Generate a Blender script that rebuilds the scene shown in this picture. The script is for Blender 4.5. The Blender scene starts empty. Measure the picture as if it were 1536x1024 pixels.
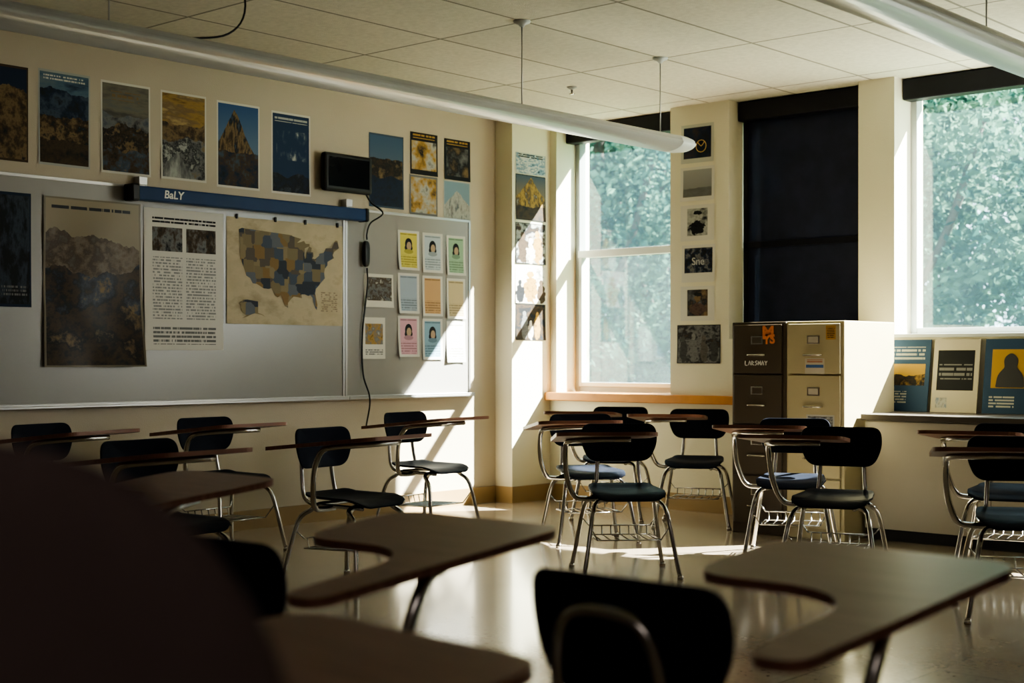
import bpy, bmesh, math, random
from mathutils import Vector, Matrix
random.seed(7)
C = bpy.context.scene.collection
HC = 1.17           # eye height
WX = -7.75          # board wall plane
WY = 8.97           # window wall (pier fronts)
CZ = 3.08           # ceiling
S, K, FL = 0.6651, 0.7467, 2133.0

# ---------- survey helpers: photo reading -> metres on a real wall plane ----------
def on_board_wall(px, py, X=WX):
    u = px-768; t = -X/(1418.7-K*u)
    return (1592.8+S*u)*t, HC-(py-535)*t
def on_window_wall(px, py, Y=WY):
    u = px-768; t = Y/(1592.8+S*u)
    return (-1418.7+K*u)*t, HC-(py-535)*t

# ---------- materials ----------
def newmat(name):
    m = bpy.data.materials.new(name); m.use_nodes = True
    return m, m.node_tree, m.node_tree.nodes['Principled BSDF']
def plain(name, col, rough=0.5, metal=0.0, var=0.0, scale=6.0, bump=0.0, bscale=80.0, spec=0.5, ior=1.5):
    m, nt, b = newmat(name)
    b.inputs['Roughness'].default_value = rough
    b.inputs['Metallic'].default_value = metal
    b.inputs['Specular IOR Level'].default_value = spec
    b.inputs['IOR'].default_value = ior
    tc = nt.nodes.new('ShaderNodeTexCoord')
    nz = nt.nodes.new('ShaderNodeTexNoise'); nz.inputs['Scale'].default_value = scale
    nz.inputs['Detail'].default_value = 5
    nt.links.new(tc.outputs['Object'], nz.inputs['Vector'])
    mx = nt.nodes.new('ShaderNodeMix'); mx.data_type = 'RGBA'
    mx.inputs[6].default_value = (*[c*(1-var) for c in col], 1)
    mx.inputs[7].default_value = (*[min(1, c*(1+var)) for c in col], 1)
    nt.links.new(nz.outputs['Fac'], mx.inputs[0])
    nt.links.new(mx.outputs[2], b.inputs['Base Color'])
    if bump > 0:
        n2 = nt.nodes.new('ShaderNodeTexNoise'); n2.inputs['Scale'].default_value = bscale
        nt.links.new(tc.outputs['Object'], n2.inputs['Vector'])
        bp = nt.nodes.new('ShaderNodeBump'); bp.inputs['Strength'].default_value = bump
        bp.inputs['Distance'].default_value = 0.01
        nt.links.new(n2.outputs['Fac'], bp.inputs['Height'])
        nt.links.new(bp.outputs['Normal'], b.inputs['Normal'])
    return m

M = {}
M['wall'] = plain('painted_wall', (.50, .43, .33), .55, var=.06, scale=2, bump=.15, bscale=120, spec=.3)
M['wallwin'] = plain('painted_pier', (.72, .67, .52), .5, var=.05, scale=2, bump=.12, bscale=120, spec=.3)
M['walldk'] = plain('brown_rear_wall', (.26, .22, .20), .7, var=.1)  # unseen walls, tone kept dark to limit bounced light
M['base'] = plain('rubber_baseboard', (.30, .20, .09), .4, var=.1)
M['white'] = plain('white_metal', (.34, .33, .31), .28, .2, var=.04)
M['frame'] = plain('window_frame_paint', (.50, .53, .52), .4, var=.05)
M['sash'] = plain('grey_sash_paint', (.28, .30, .30), .4, var=.05)
M['alu'] = plain('aluminium', (.42, .41, .40), .35, .8, var=.05)
M['wood_sill'] = plain('orange_wood', (.58, .24, .05), .4, var=.25, scale=9)
M['shadebar'] = plain('blackout_bar', (.003, .003, .008), .5, var=.2, spec=.3)
M['navy'] = plain('navy_plastic', (.014, .016, .024), .38, var=.2, bump=.05, bscale=300, spec=.10, ior=1.14)
M['steel'] = plain('tubular_steel', (.56, .54, .51), .18, 1.0, var=.12, scale=20)
M['darkup'] = plain('dark_upholstery', (.11, .082, .078), .9, var=.2, bump=.2, bscale=300, spec=.1)
M['blackp'] = plain('black_plastic', (.008, .008, .009), .4, var=.2, spec=.3)
M['screen'] = plain('dark_screen_glass', (.006, .007, .009), .12, var=.1, ior=1.3)
M['blue'] = plain('blue_enamel', (.014, .042, .12), .45, .0, var=.2, spec=.3, ior=1.3)
M['cabdark'] = plain('brown_enamel', (.085, .065, .045), .4, .2, var=.05)
M['cabbeige'] = plain('beige_enamel', (.48, .41, .25), .4, .1, var=.06)
M['chrome'] = plain('chrome', (.7, .67, .6), .2, 1.0, var=.05)
M['cream'] = plain('cream_laminate', (.45, .40, .31), .4, var=.04)
M['top'] = plain('dark_worktop', (.065, .052, .042), .4, var=.15, ior=1.3)
M['board'] = plain('whiteboard_enamel', (.295, .28, .26), .29, var=.03)
M['toe'] = plain('toe_kick', (.012, .010, .009), .6, var=.1)
M['inkw'] = plain('white_ink', (.8, .8, .75), .6)
M['inkd'] = plain('dark_ink', (.02, .02, .025), .6)
M['gold'] = plain('gold_ink', (.55, .36, .12), .5)
M['bark'] = plain('bark', (.06, .05, .04), .9, var=.3, bump=.5, bscale=20)
M['grass'] = plain('grass', (.10, .20, .06), .9, var=.4, scale=3)

def shade_mat():
    m = plain('blackout_fabric', (.012, .014, .034), .6, var=.8, scale=7, spec=.3); nt = m.node_tree; L = nt.links.new
    b = nt.nodes['Principled BSDF']; o = nt.nodes['Material Output']
    tr = nt.nodes.new('ShaderNodeBsdfTransparent'); mx = nt.nodes.new('ShaderNodeMixShader'); mx.inputs[0].default_value = .045
    tr.inputs[0].default_value = (.6, .75, 1, 1)
    L(b.outputs[0], mx.inputs[1]); L(tr.outputs[0], mx.inputs[2]); L(mx.outputs[0], o.inputs[0]); return m
M['shade'] = shade_mat()

def desk_mat():
    m, nt, b = newmat('brown_woodgrain_laminate')
    tc = nt.nodes.new('ShaderNodeTexCoord'); mp = nt.nodes.new('ShaderNodeMapping')
    mp.inputs['Scale'].default_value = (3, 40, 3)
    nz = nt.nodes.new('ShaderNodeTexNoise'); nz.inputs['Scale'].default_value = 2.0; nz.inputs['Detail'].default_value = 6
    cr = nt.nodes.new('ShaderNodeValToRGB')
    cr.color_ramp.elements[0].color = (.185, .083, .056, 1); cr.color_ramp.elements[0].position = .3
    cr.color_ramp.elements[1].color = (.27, .128, .088, 1); cr.color_ramp.elements[1].position = .7
    L = nt.links.new
    L(tc.outputs['Object'], mp.inputs[0]); L(mp.outputs[0], nz.inputs['Vector']); L(nz.outputs['Fac'], cr.inputs[0])
    L(cr.outputs[0], b.inputs['Base Color']); b.inputs['Roughness'].default_value = .33
    b.inputs['Specular IOR Level'].default_value = .28
    return m
M['desk'] = desk_mat()

def floor_mat():
    m, nt, b = newmat('polished_floor_tiles')
    L = nt.links.new
    tc = nt.nodes.new('ShaderNodeTexCoord')
    br = nt.nodes.new('ShaderNodeTexBrick'); br.offset = 0; br.inputs['Scale'].default_value = 1
    br.inputs['Brick Width'].default_value = .335; br.inputs['Row Height'].default_value = .335
    br.inputs['Mortar Size'].default_value = .0022
    br.inputs['Color1'].default_value = (.36, .285, .21, 1); br.inputs['Color2'].default_value = (.40, .32, .235, 1)
    br.inputs['Mortar'].default_value = (.2, .155, .11, 1)
    nz = nt.nodes.new('ShaderNodeTexNoise'); nz.inputs['Scale'].default_value = 45; nz.inputs['Detail'].default_value = 6
    mx = nt.nodes.new('ShaderNodeMix'); mx.data_type = 'RGBA'; mx.blend_type = 'MULTIPLY'; mx.inputs[0].default_value = .4
    L(tc.outputs['Object'], br.inputs['Vector']); L(tc.outputs['Object'], nz.inputs['Vector'])
    L(br.outputs['Color'], mx.inputs[6]); L(nz.outputs['Fac'], mx.inputs[7]); L(mx.outputs[2], b.inputs['Base Color'])
    n2 = nt.nodes.new('ShaderNodeTexNoise'); n2.inputs['Scale'].default_value = 1.3; n2.inputs['Detail'].default_value = 4
    mr = nt.nodes.new('ShaderNodeMapRange'); mr.inputs[3].default_value = .16; mr.inputs[4].default_value = .30
    L(tc.outputs['Object'], n2.inputs['Vector']); L(n2.outputs['Fac'], mr.inputs[0]); L(mr.outputs[0], b.inputs['Roughness'])
    b.inputs['Coat Weight'].default_value = .55; b.inputs['Coat Roughness'].default_value = .11
    return m
M['floor'] = floor_mat()

def ceil_mat():
    m, nt, b = newmat('ceiling_tiles')
    L = nt.links.new
    tc = nt.nodes.new('ShaderNodeTexCoord')
    br = nt.nodes.new('ShaderNodeTexBrick'); br.offset = 0; br.inputs['Scale'].default_value = 1
    br.inputs['Brick Width'].default_value = .67; br.inputs['Row Height'].default_value = 1.34
    br.inputs['Mortar Size'].default_value = .010; br.inputs['Mortar Smooth'].default_value = .1
    br.inputs['Color1'].default_value = (.60, .565, .46, 1); br.inputs['Color2'].default_value = (.68, .64, .52, 1)
    br.inputs['Mortar'].default_value = (.27, .25, .20, 1)
    mp = nt.nodes.new('ShaderNodeMapping'); mp.inputs['Location'].default_value = (6.01, -7.44+1.34*6, 0)
    L(tc.outputs['Object'], mp.inputs[0]); L(mp.outputs[0], br.inputs['Vector'])
    n3 = nt.nodes.new('ShaderNodeTexNoise'); n3.inputs['Scale'].default_value = 28; n3.inputs['Detail'].default_value = 8; n3.inputs['Roughness'].default_value = .7
    mr = nt.nodes.new('ShaderNodeMapRange'); mr.inputs[1].default_value = .35; mr.inputs[2].default_value = .65; mr.inputs[3].default_value = .84; mr.inputs[4].default_value = 1.0
    mx = nt.nodes.new('ShaderNodeMix'); mx.data_type = 'RGBA'; mx.blend_type = 'MULTIPLY'; mx.inputs[0].default_value = 1
    L(tc.outputs['Object'], n3.inputs['Vector']); L(n3.outputs['Fac'], mr.inputs[0]); L(br.outputs['Color'], mx.inputs[6]); L(mr.outputs[0], mx.inputs[7])
    L(mx.outputs[2], b.inputs['Base Color']); b.inputs['Roughness'].default_value = .9
    n2 = nt.nodes.new('ShaderNodeTexNoise'); n2.inputs['Scale'].default_value = 150
    bp = nt.nodes.new('ShaderNodeBump'); bp.inputs['Strength'].default_value = .3; bp.inputs['Distance'].default_value = .01
    L(tc.outputs['Object'], n2.inputs['Vector']); L(n2.outputs['Fac'], bp.inputs['Height']); L(bp.outputs['Normal'], b.inputs['Normal'])
    return m
M['ceil'] = ceil_mat()

def glass_mat(name, haze, col=(.75, .95, 1)):
    m = bpy.data.materials.new(name); m.use_nodes = True; nt = m.node_tree
    nt.nodes.clear(); L = nt.links.new
    o = nt.nodes.new('ShaderNodeOutputMaterial')
    tr = nt.nodes.new('ShaderNodeBsdfTransparent'); tr.inputs[0].default_value = (.93, .98, .97, 1)
    tl = nt.nodes.new('ShaderNodeBsdfTranslucent'); tl.inputs[0].default_value = (*col, 1)
    gl = nt.nodes.new('ShaderNodeBsdfGlossy'); gl.inputs['Roughness'].default_value = .05
    tc = nt.nodes.new('ShaderNodeTexCoord'); nz = nt.nodes.new('ShaderNodeTexNoise'); nz.inputs['Scale'].default_value = 3
    mr = nt.nodes.new('ShaderNodeMapRange'); mr.inputs[3].default_value = haze*.6; mr.inputs[4].default_value = haze*1.4
    a = nt.nodes.new('ShaderNodeMixShader'); c = nt.nodes.new('ShaderNodeMixShader'); c.inputs[0].default_value = .04
    L(tc.outputs['Object'], nz.inputs['Vector']); L(nz.outputs['Fac'], mr.inputs[0]); L(mr.outputs[0], a.inputs[0])
    L(tr.outputs[0], a.inputs[1]); L(tl.outputs[0], a.inputs[2]); L(a.outputs[0], c.inputs[1]); L(gl.outputs[0], c.inputs[2])
    L(c.outputs[0], o.inputs[0])
    return m
M['glass'] = glass_mat('hazed_window_glass', .0062, (.50, .84, 1))  # pale blue veil mixed into the panes to imitate bright haze
M['glass_screen'] = glass_mat('insect_screen_glass', .0115, (.66, .92, 1))  # screened lower pane, with a stronger haze veil mixed in

def leaf_mat(name, c1, c2):
    m = bpy.data.materials.new(name); m.use_nodes = True; nt = m.node_tree
    nt.nodes.clear(); L = nt.links.new
    o = nt.nodes.new('ShaderNodeOutputMaterial')
    d = nt.nodes.new('ShaderNodeBsdfDiffuse')
    tl = nt.nodes.new('ShaderNodeBsdfTranslucent'); mx = nt.nodes.new('ShaderNodeMixShader'); mx.inputs[0].default_value = .45
    tc = nt.nodes.new('ShaderNodeTexCoord'); nz = nt.nodes.new('ShaderNodeTexNoise'); nz.inputs['Scale'].default_value = 1.3; nz.inputs['Detail'].default_value = 3
    cr = nt.nodes.new('ShaderNodeValToRGB'); cr.color_ramp.elements[0].color = (*c1, 1); cr.color_ramp.elements[1].color = (*c2, 1)
    cr.color_ramp.elements[0].position = .42; cr.color_ramp.elements[1].position = .60
    L(tc.outputs['Object'], nz.inputs['Vector']); L(nz.outputs['Fac'], cr.inputs[0])
    L(cr.outputs[0], d.inputs['Color']); L(cr.outputs[0], tl.inputs[0])
    L(d.outputs[0], mx.inputs[1]); L(tl.outputs[0], mx.inputs[2]); L(mx.outputs[0], o.inputs[0])
    return m
M['leaf'] = leaf_mat('leaves', (.016, .055, .046), (.12, .235, .165))

# --- printed paper materials ---
def poster_mat(name, base, layers, rough=.6):
    m, nt, b = newmat(name); L = nt.links.new
    b.inputs['Roughness'].default_value = rough; b.inputs['Specular IOR Level'].default_value = .15
    uvn = nt.nodes.new('ShaderNodeUVMap'); sp = nt.nodes.new('ShaderNodeSeparateXYZ'); L(uvn.outputs[0], sp.inputs[0])
    U, V = sp.outputs[0], sp.outputs[1]
    def math_(op, a, c=None):
        n = nt.nodes.new('ShaderNodeMath'); n.operation = op
        for i, x in enumerate((a, c)):
            if x is None: continue
            if isinstance(x, (int, float)): n.inputs[i].default_value = x
            else: L(x, n.inputs[i])
        return n.outputs[0]
    def mul(*a):
        r = a[0]
        for x in a[1:]: r = math_('MULTIPLY', r, x)
        return r
    def rect(r):
        return mul(math_('GREATER_THAN', U, r[0]), math_('LESS_THAN', U, r[1]), math_('GREATER_THAN', V, r[2]), math_('LESS_THAN', V, r[3]))
    def noise(sx, sy, seed, detail=4, rough_=.5):
        mp = nt.nodes.new('ShaderNodeMapping'); mp.inputs['Scale'].default_value = (sx, sy, 1); mp.inputs['Location'].default_value = (seed*3.7, seed*1.9, seed)
        nz = nt.nodes.new('ShaderNodeTexNoise'); nz.inputs['Scale'].default_value = 1; nz.inputs['Detail'].default_value = detail; nz.inputs['Roughness'].default_value = rough_
        L(uvn.outputs[0], mp.inputs[0]); L(mp.outputs[0], nz.inputs['Vector']); return nz.outputs['Fac']
    def ramp(fac, cols, const=False, lo=.33, hi=.67):
        cr = nt.nodes.new('ShaderNodeValToRGB'); e = cr.color_ramp.elements
        if const: cr.color_ramp.interpolation = 'CONSTANT'
        n = len(cols)
        while len(e) < n: e.new(.5)
        for i, c in enumerate(cols):
            e[i].position = lo+(hi-lo)*i/max(1, n-1); e[i].color = (*c, 1)
        L(fac, cr.inputs[0]); return cr.outputs[0]
    cur = None
    def mix(fac, col):
        nonlocal cur
        n = nt.nodes.new('ShaderNodeMix'); n.data_type = 'RGBA'
        L(fac, n.inputs[0])
        if cur is None: n.inputs[6].default_value = (*base, 1)
        else: L(cur, n.inputs[6])
        if isinstance(col, tuple): n.inputs[7].default_value = (*col, 1)
        else: L(col, n.inputs[7])
        cur = n.outputs[2]
    for i, ly in enumerate(layers):
        st = ly[0]; r = ly[1]; seed = i*2.3+(sum(ord(c)*(k+1) for k, c in enumerate(name)) % 97)*.61
        if st in ('disc', 'oval'):
            a = math_('MULTIPLY', math_('SUBTRACT', U, r[0]), 1/r[2]); c = math_('MULTIPLY', math_('SUBTRACT', V, r[1]), 1/r[3])
            d = math_('ADD', math_('MULTIPLY', a, a), math_('MULTIPLY', c, c))
            if st == 'oval': mix(math_('LESS_THAN', d, 1.0), ly[2])
            else: mix(math_('LESS_THAN', math_('ADD', d, math_('MULTIPLY', noise(9, 9, seed), 2.4)), 2.2), ramp(noise(7, 9, seed+2, 6, .6), [tuple(k*.35 for k in ly[2]), ly[2], tuple(k*.6 for k in ly[2])]))
            continue
        mk = rect(r)
        if st == 'flat': mix(mk, ly[2])
        elif st == 'grad':
            cr = nt.nodes.new('ShaderNodeValToRGB'); cr.color_ramp.elements[0].color = (*ly[2], 1); cr.color_ramp.elements[1].color = (*ly[3], 1)
            L(V, cr.inputs[0]); mix(mk, cr.outputs[0])
        elif st == 'sky':   # streaked sky
            mix(mk, ramp(noise(1.5, 8, seed, 6, .6), ly[2]))
        elif st == 'blotch': mix(mk, ramp(noise(ly[3], ly[3], seed, 9, .62), ly[2]))
        elif st == 'mount':
            h = math_('ADD', math_('MULTIPLY', math_('SUBTRACT', noise(ly[5], .01, seed, 6), .5), ly[4]), ly[3])
            mix(mul(mk, math_('LESS_THAN', V, h)), ramp(noise(4, 6, seed+1, 9, .66), ly[2]))
        elif st == 'peak':
            h = math_('SUBTRACT', ly[5], math_('MULTIPLY', math_('ABSOLUTE', math_('SUBTRACT', U, ly[3])), ly[6]))
            h = math_('ADD', h, math_('MULTIPLY', math_('SUBTRACT', noise(6, .5, seed, 6), .5), .20))
            mix(mul(mk, math_('LESS_THAN', V, h)), ramp(noise(6, 3, seed+1, 9, .66), ly[2]))
        elif st == 'lines':
            row = math_('MULTIPLY', V, ly[3]); fr = math_('FRACT', row)
            fl = math_('FLOOR', row)
            cb = nt.nodes.new('ShaderNodeCombineXYZ'); L(math_('MULTIPLY', U, ly[5] if len(ly) > 5 else 45), cb.inputs[0]); L(math_('MULTIPLY', fl, 7.3), cb.inputs[1])
            nz = nt.nodes.new('ShaderNodeTexNoise'); nz.inputs['Scale'].default_value = 1; L(cb.outputs[0], nz.inputs['Vector'])
            mix(mul(mk, math_('LESS_THAN', fr, .55), math_('GREATER_THAN', nz.outputs['Fac'], ly[4])), ly[2])
    if cur is None: b.inputs['Base Color'].default_value = (*base, 1)
    else: L(cur, b.inputs['Base Color'])
    return m

# ---------- geometry helpers ----------
def finish(ob, name, mat, parent=None, smooth=False):
    C.objects.link(ob)
    if mat is not None:
        for mm in (mat if isinstance(mat, (list, tuple)) else [mat]): ob.data.materials.append(mm)
    if parent: ob.parent = parent
    if smooth:
        for p in ob.data.polygons: p.use_smooth = True
    return ob
def mesh(name, v, f, mat, parent=None, smooth=False):
    me = bpy.data.meshes.new(name); me.from_pydata([tuple(x) for x in v], [], f); me.update()
    return finish(bpy.data.objects.new(name, me), name, mat, parent, smooth)
def empty(name, loc=(0, 0, 0), rz=0):
    e = bpy.data.objects.new(name, None); e.empty_display_size = .1; e.location = loc; e.rotation_euler = (0, 0, rz); C.objects.link(e); return e
def tag(o, label, cat, group=None):
    o['label'] = label; o['category'] = cat
    if group: o['group'] = group
    return o
def struct(o, label=None):
    o['kind'] = 'structure'
    if label: o['label'] = label
    return o
def boxes(name, lst, mat, parent=None, bevel=0.0, loc=None):
    v = []; f = []
    for (x0, x1, y0, y1, z0, z1) in lst:
        n = len(v)
        v += [(x0, y0, z0), (x1, y0, z0), (x1, y1, z0), (x0, y1, z0), (x0, y0, z1), (x1, y0, z1), (x1, y1, z1), (x0, y1, z1)]
        f += [tuple(n+i for i in q) for q in ((3, 2, 1, 0), (4, 5, 6, 7), (0, 1, 5, 4), (1, 2, 6, 5), (2, 3, 7, 6), (3, 0, 4, 7))]
    o = mesh(name, v, f, mat, parent)
    if bevel:
        b = o.modifiers.new('bevel', 'BEVEL'); b.width = bevel; b.segments = 2; b.limit_method = 'ANGLE'
    return o
def catmull(pts, n=6):
    P = [Vector(p) for p in pts]; P = [2*P[0]-P[1]]+P+[2*P[-1]-P[-2]]; out = []
    for i in range(1, len(P)-2):
        a, b, c, d = P[i-1:i+3]
        for k in range(n):
            t = k/n
            out.append(.5*((2*b)+(c-a)*t+(2*a-5*b+4*c-d)*t*t+(3*b-a-3*c+d)*t**3))
    out.append(P[-2]); return out
def tube_data(pts, r, seg=10, sm=5):
    pts = catmull(pts, sm) if sm > 1 else [Vector(p) for p in pts]
    v = []; f = []; T = (pts[1]-pts[0]).normalized()
    N = T.orthogonal().normalized()
    for i, p in enumerate(pts):
        t = (pts[min(i+1, len(pts)-1)]-pts[max(i-1, 0)]).normalized()
        N = (N-t*N.dot(t)).normalized(); B = t.cross(N)
        for k in range(seg):
            a = 2*math.pi*k/seg; v.append(p+N*math.cos(a)*r+B*math.sin(a)*r)
    for i in range(len(pts)-1):
        for k in range(seg):
            a = i*seg+k; b = i*seg+(k+1) % seg; f.append((a, b, b+seg, a+seg))
    f.append(tuple(range(seg))[::-1]); f.append(tuple(range((len(pts)-1)*seg, len(pts)*seg)))
    return v, f
def tubes(name, paths, r, mat, parent=None, seg=10, sm=5):
    V = []; F = []
    for p in paths:
        rr = r
        if isinstance(p, tuple): p, rr = p
        v, f = tube_data(p, rr, seg, sm); n = len(V); V += v; F += [tuple(i+n for i in q) for q in f]
    return mesh(name, V, F, mat, parent, True)
def round_poly(pts, n=7):
    out = []; N = len(pts)
    for i in range(N):
        p = Vector(pts[i][:2]); r = pts[i][2]
        a = Vector(pts[i-1][:2]); c = Vector(pts[(i+1) % N][:2])
        d1 = (a-p).normalized(); d2 = (c-p).normalized()
        s = p+d1*r; e = p+d2*r
        for k in range(n+1):
            t = k/n; out.append(s*(1-t)**2+p*2*t*(1-t)+e*t*t)
    return out
def slab(name, outline, z0, z1, mats, parent=None, bevel=.004, slope=0, yref=0):
    n = len(outline)
    v = [(p.x, p.y, z0+slope*(p.y-yref)) for p in outline]+[(p.x, p.y, z1+slope*(p.y-yref)) for p in outline]
    f = [tuple(range(n))[::-1], tuple(range(n, 2*n))]+[(i, (i+1) % n, (i+1) % n+n, i+n) for i in range(n)]
    o = mesh(name, v, f, mats, parent)
    b = o.modifiers.new('bevel', 'BEVEL'); b.width = bevel; b.segments = 3; b.limit_method = 'ANGLE'; b.angle_limit = .8
    return o
def shell(name, outline, fn, th, mat, parent, rings=8, off=-1):
    c = Vector((sum(p.x for p in outline)/len(outline), sum(p.y for p in outline)/len(outline)))
    n = len(outline); v = [fn(c.x, c.y)]; f = []
    for r in range(1, rings+1):
        for p in outline:
            q = c+(p-c)*(r/rings); v.append(fn(q.x, q.y))
    for i in range(n): f.append((0, 1+i, 1+(i+1) % n))
    for r in range(rings-1):
        for i in range(n):
            a = 1+r*n+i; b = 1+r*n+(i+1) % n; f.append((a, a+n, b+n, b))
    o = mesh(name, v, f, mat, parent, True)
    s = o.modifiers.new('solid', 'SOLIDIFY'); s.thickness = th; s.offset = off
    bv = o.modifiers.new('bevel', 'BEVEL'); bv.width = th*.35; bv.segments = 2; bv.limit_method = 'ANGLE'; bv.angle_limit = .9
    return o
def superell(name, c, h, e, mat, parent, nu=40, nv=24):
    def sg(w, m): return math.copysign(abs(w)**m, w)
    v = []; f = []
    for j in range(nv+1):
        ph = -math.pi/2+math.pi*j/nv
        for i in range(nu):
            th = 2*math.pi*i/nu
            v.append((c[0]+h[0]*sg(math.cos(ph), e)*sg(math.cos(th), e), c[1]+h[1]*sg(math.cos(ph), e)*sg(math.sin(th), e), c[2]+h[2]*sg(math.sin(ph), e)))
    for j in range(nv):
        for i in range(nu):
            a = j*nu+i; b = j*nu+(i+1) % nu; f.append((a, b, b+nu, a+nu))
    return mesh(name, v, f, mat, parent, True)
def lathe(name, prof, c, mat, parent=None, seg=24):
    v = []; f = []
    for r, z in prof:
        for k in range(seg):
            a = 2*math.pi*k/seg; v.append((c[0]+r*math.cos(a), c[1]+r*math.sin(a), c[2]+z))
    for j in range(len(prof)-1):
        for k in range(seg):
            a = j*seg+k; b = j*seg+(k+1) % seg; f.append((a, b, b+seg, a+seg))
    f.append(tuple(range(seg))[::-1]); f.append(tuple(range((len(prof)-1)*seg, len(prof)*seg)))
    return mesh(name, v, f, mat, parent, True)
def sheet(name, origin, ax, nrm, w, h, mat, curl=0.004, nx=12, ny=12, label='', cat='poster', group=None, parent=None, seed=0, thick=0, wrinkle=0):
    """thin printed sheet hanging on a wall; origin = lower-left corner"""
    rnd = random.Random(seed); v = []; f = []; uv = []
    ax = Vector(ax); nrm = Vector(nrm); o = Vector(origin); p1 = rnd.random()*6
    c0, c1 = rnd.random(), rnd.random()
    for j in range(ny+1):
        for i in range(nx+1):
            a = i/nx; b = j/ny
            d = .0015+curl*((1-b)**3*(c0*(1-a)**2+c1*a**2)*2+.25*(1+math.sin(a*5+p1))*.5*(1-b))
            if wrinkle: d += wrinkle*(1+math.sin(a*11+b*4+p1)*math.sin(b*9+a*3))*.5
            v.append(ax*(w*a)+Vector((0, 0, h*b))+nrm*d); uv.append((a, b))
    for j in range(ny):
        for i in range(nx):
            a = j*(nx+1)+i; f.append((a, a+1, a+nx+2, a+nx+1))
    ob = mesh(name, v, f, mat, parent, thick == 0); ob.location = o
    ul = ob.data.uv_layers.new(name='UVMap')
    for lp in ob.data.loops: ul.data[lp.index].uv = uv[lp.vertex_index]
    if thick:
        s = ob.modifiers.new('solid', 'SOLIDIFY'); s.thickness = thick; s.offset = -1
    if label: tag(ob, label, cat, group)
    return ob
def lettering(name, txt, size, loc, rot, mat, parent=None, ext=.0005, shear=0, bold=0):
    cu = bpy.data.curves.new(name, 'FONT'); cu.body = txt; cu.size = size; cu.extrude = ext; cu.align_x = 'CENTER'; cu.align_y = 'CENTER'
    cu.shear = shear; cu.offset = bold
    ob = bpy.data.objects.new(name, cu); C.objects.link(ob); ob.data.materials.append(mat)
    bpy.context.view_layer.update()
    dg = bpy.context.evaluated_depsgraph_get(); me = bpy.data.meshes.new_from_object(ob.evaluated_get(dg))
    bpy.data.objects.remove(ob)
    o = bpy.data.objects.new(name, me); C.objects.link(o)
    if not me.materials: me.materials.append(mat)
    o.location = loc; o.rotation_euler = rot
    if parent: o.parent = parent
    return o

# ======================= ROOM =======================
RX, RY = 3.0, -2.2
struct(boxes('floor', [(WX-.2, RX+.2, RY-.2, 9.4, -.1, 0)], M['floor']), 'polished tan vinyl tile floor')
struct(boxes('ceiling', [(WX-.2, RX+.2, RY-.2, 9.4, CZ, CZ+.1)], M['ceil']), 'suspended ceiling of cream acoustic tiles')
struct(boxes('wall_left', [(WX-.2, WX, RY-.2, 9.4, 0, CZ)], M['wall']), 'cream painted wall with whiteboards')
struct(boxes('wall_right', [(RX, RX+.2, RY-.2, 9.4, 0, CZ)], M['walldk']), 'unseen wall kept dark brown to limit bounced light')
struct(boxes('wall_rear', [(WX, RX, RY-.2, RY, 0, CZ)], M['walldk']), 'unseen wall kept dark brown to limit bounced light')
wins = [(-7.50, -6.36, .81), (-5.83, -4.77, 1.30), (-4.50, -2.95, 1.30), (-2.4, -.9, 1.30), (-.3, 1.3, 1.30)]
bl = [(WX, -7.57, 8.50, 9.4, 0, CZ), (-7.57, -7.50, WY, 9.4, 0, CZ)]
for i, (a, b, z) in enumerate(wins):
    bl.append((a, b, WY, 9.4, 0, z))
    bl.append((a, b, 9.20, 9.4, 3.0, CZ))
    nx = wins[i+1][0] if i+1 < len(wins) else RX
    bl.append((b, nx, WY, 9.4, 0, CZ))
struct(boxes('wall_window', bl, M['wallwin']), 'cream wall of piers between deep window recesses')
struct(boxes('baseboard_left', [(WX, WX+.012, RY, 8.5, 0, .13)], M['base']), 'brown rubber baseboard')
struct(boxes('baseboard_window', [(WX+.012, -7.558, 8.488, 8.5, 0, .13), (-7.57, -7.558, 8.5, WY, 0, .13), (-7.558, -5.26, WY-.012, WY, 0, .13)], M['base']), 'brown rubber baseboard round the column')
struct(boxes('trim_1', [(-7.57, -5.26, 8.90, WY, .815, .88), (-7.50, -6.36, WY, 9.2, .81, .88)], M['wood_sill'], bevel=.006), 'orange varnished wood window sill')
struct(boxes('trim_2', [(-4.50, -2.95, WY-.02, 9.2, 1.30, 1.325)], M['frame'], bevel=.004), 'pale painted window ledge')

def window(n, x0, x1, z0, z1, mid, lower_screen, label):
    w = struct(empty('window_%d' % n, (0, 0, 0)), label)
    F = .045; y0, y1 = 9.215, 9.30
    boxes('frame', [(x0, x0+F, y0, y1, z0, z1), (x1-F, x1, y0, y1, z0, z1), (x0+F, x1-F, y0, y1, z0, z0+F), (x0+F, x1-F, y0, y1, z1-F, z1)], M['frame'] if not mid else M['sash'], w, .004)
    if mid:
        boxes('sash', [(x0+F, x1-F, y0-.02, y1-.03, mid-.03, mid+.03), (x0+F, x0+F+.03, y0-.01, y1-.03, z0+F, mid-.03), (x1-F-.03, x1-F, y0-.01, y1-.03, z0+F, mid-.03), (x0+F+.03, x1-F-.03, y0-.01, y1-.03, z0+F, z0+F+.035)], M['frame'], w, .003)
        boxes('pane', [(x0+F, x1-F, 9.262, 9.266, mid+.03, z1-F)], M['glass'], w)
        boxes('pane', [(x0+F+.03, x1-F-.03, 9.262, 9.266, z0+F+.035, mid-.03)], M['glass_screen'] if lower_screen else M['glass'], w)
    else:
        boxes('pane', [(x0+F, x1-F, 9.262, 9.266, z0+F, z1-F)], M['glass'], w)
    return w
w1 = window(1, -7.50, -6.36, .88, 3.0, 2.02, True, 'double hung window with grey frame and insect screen')
w2 = window(2, -5.83, -4.77, 1.30, 3.0, 2.02, False, 'window covered by a black blackout shade')
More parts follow.
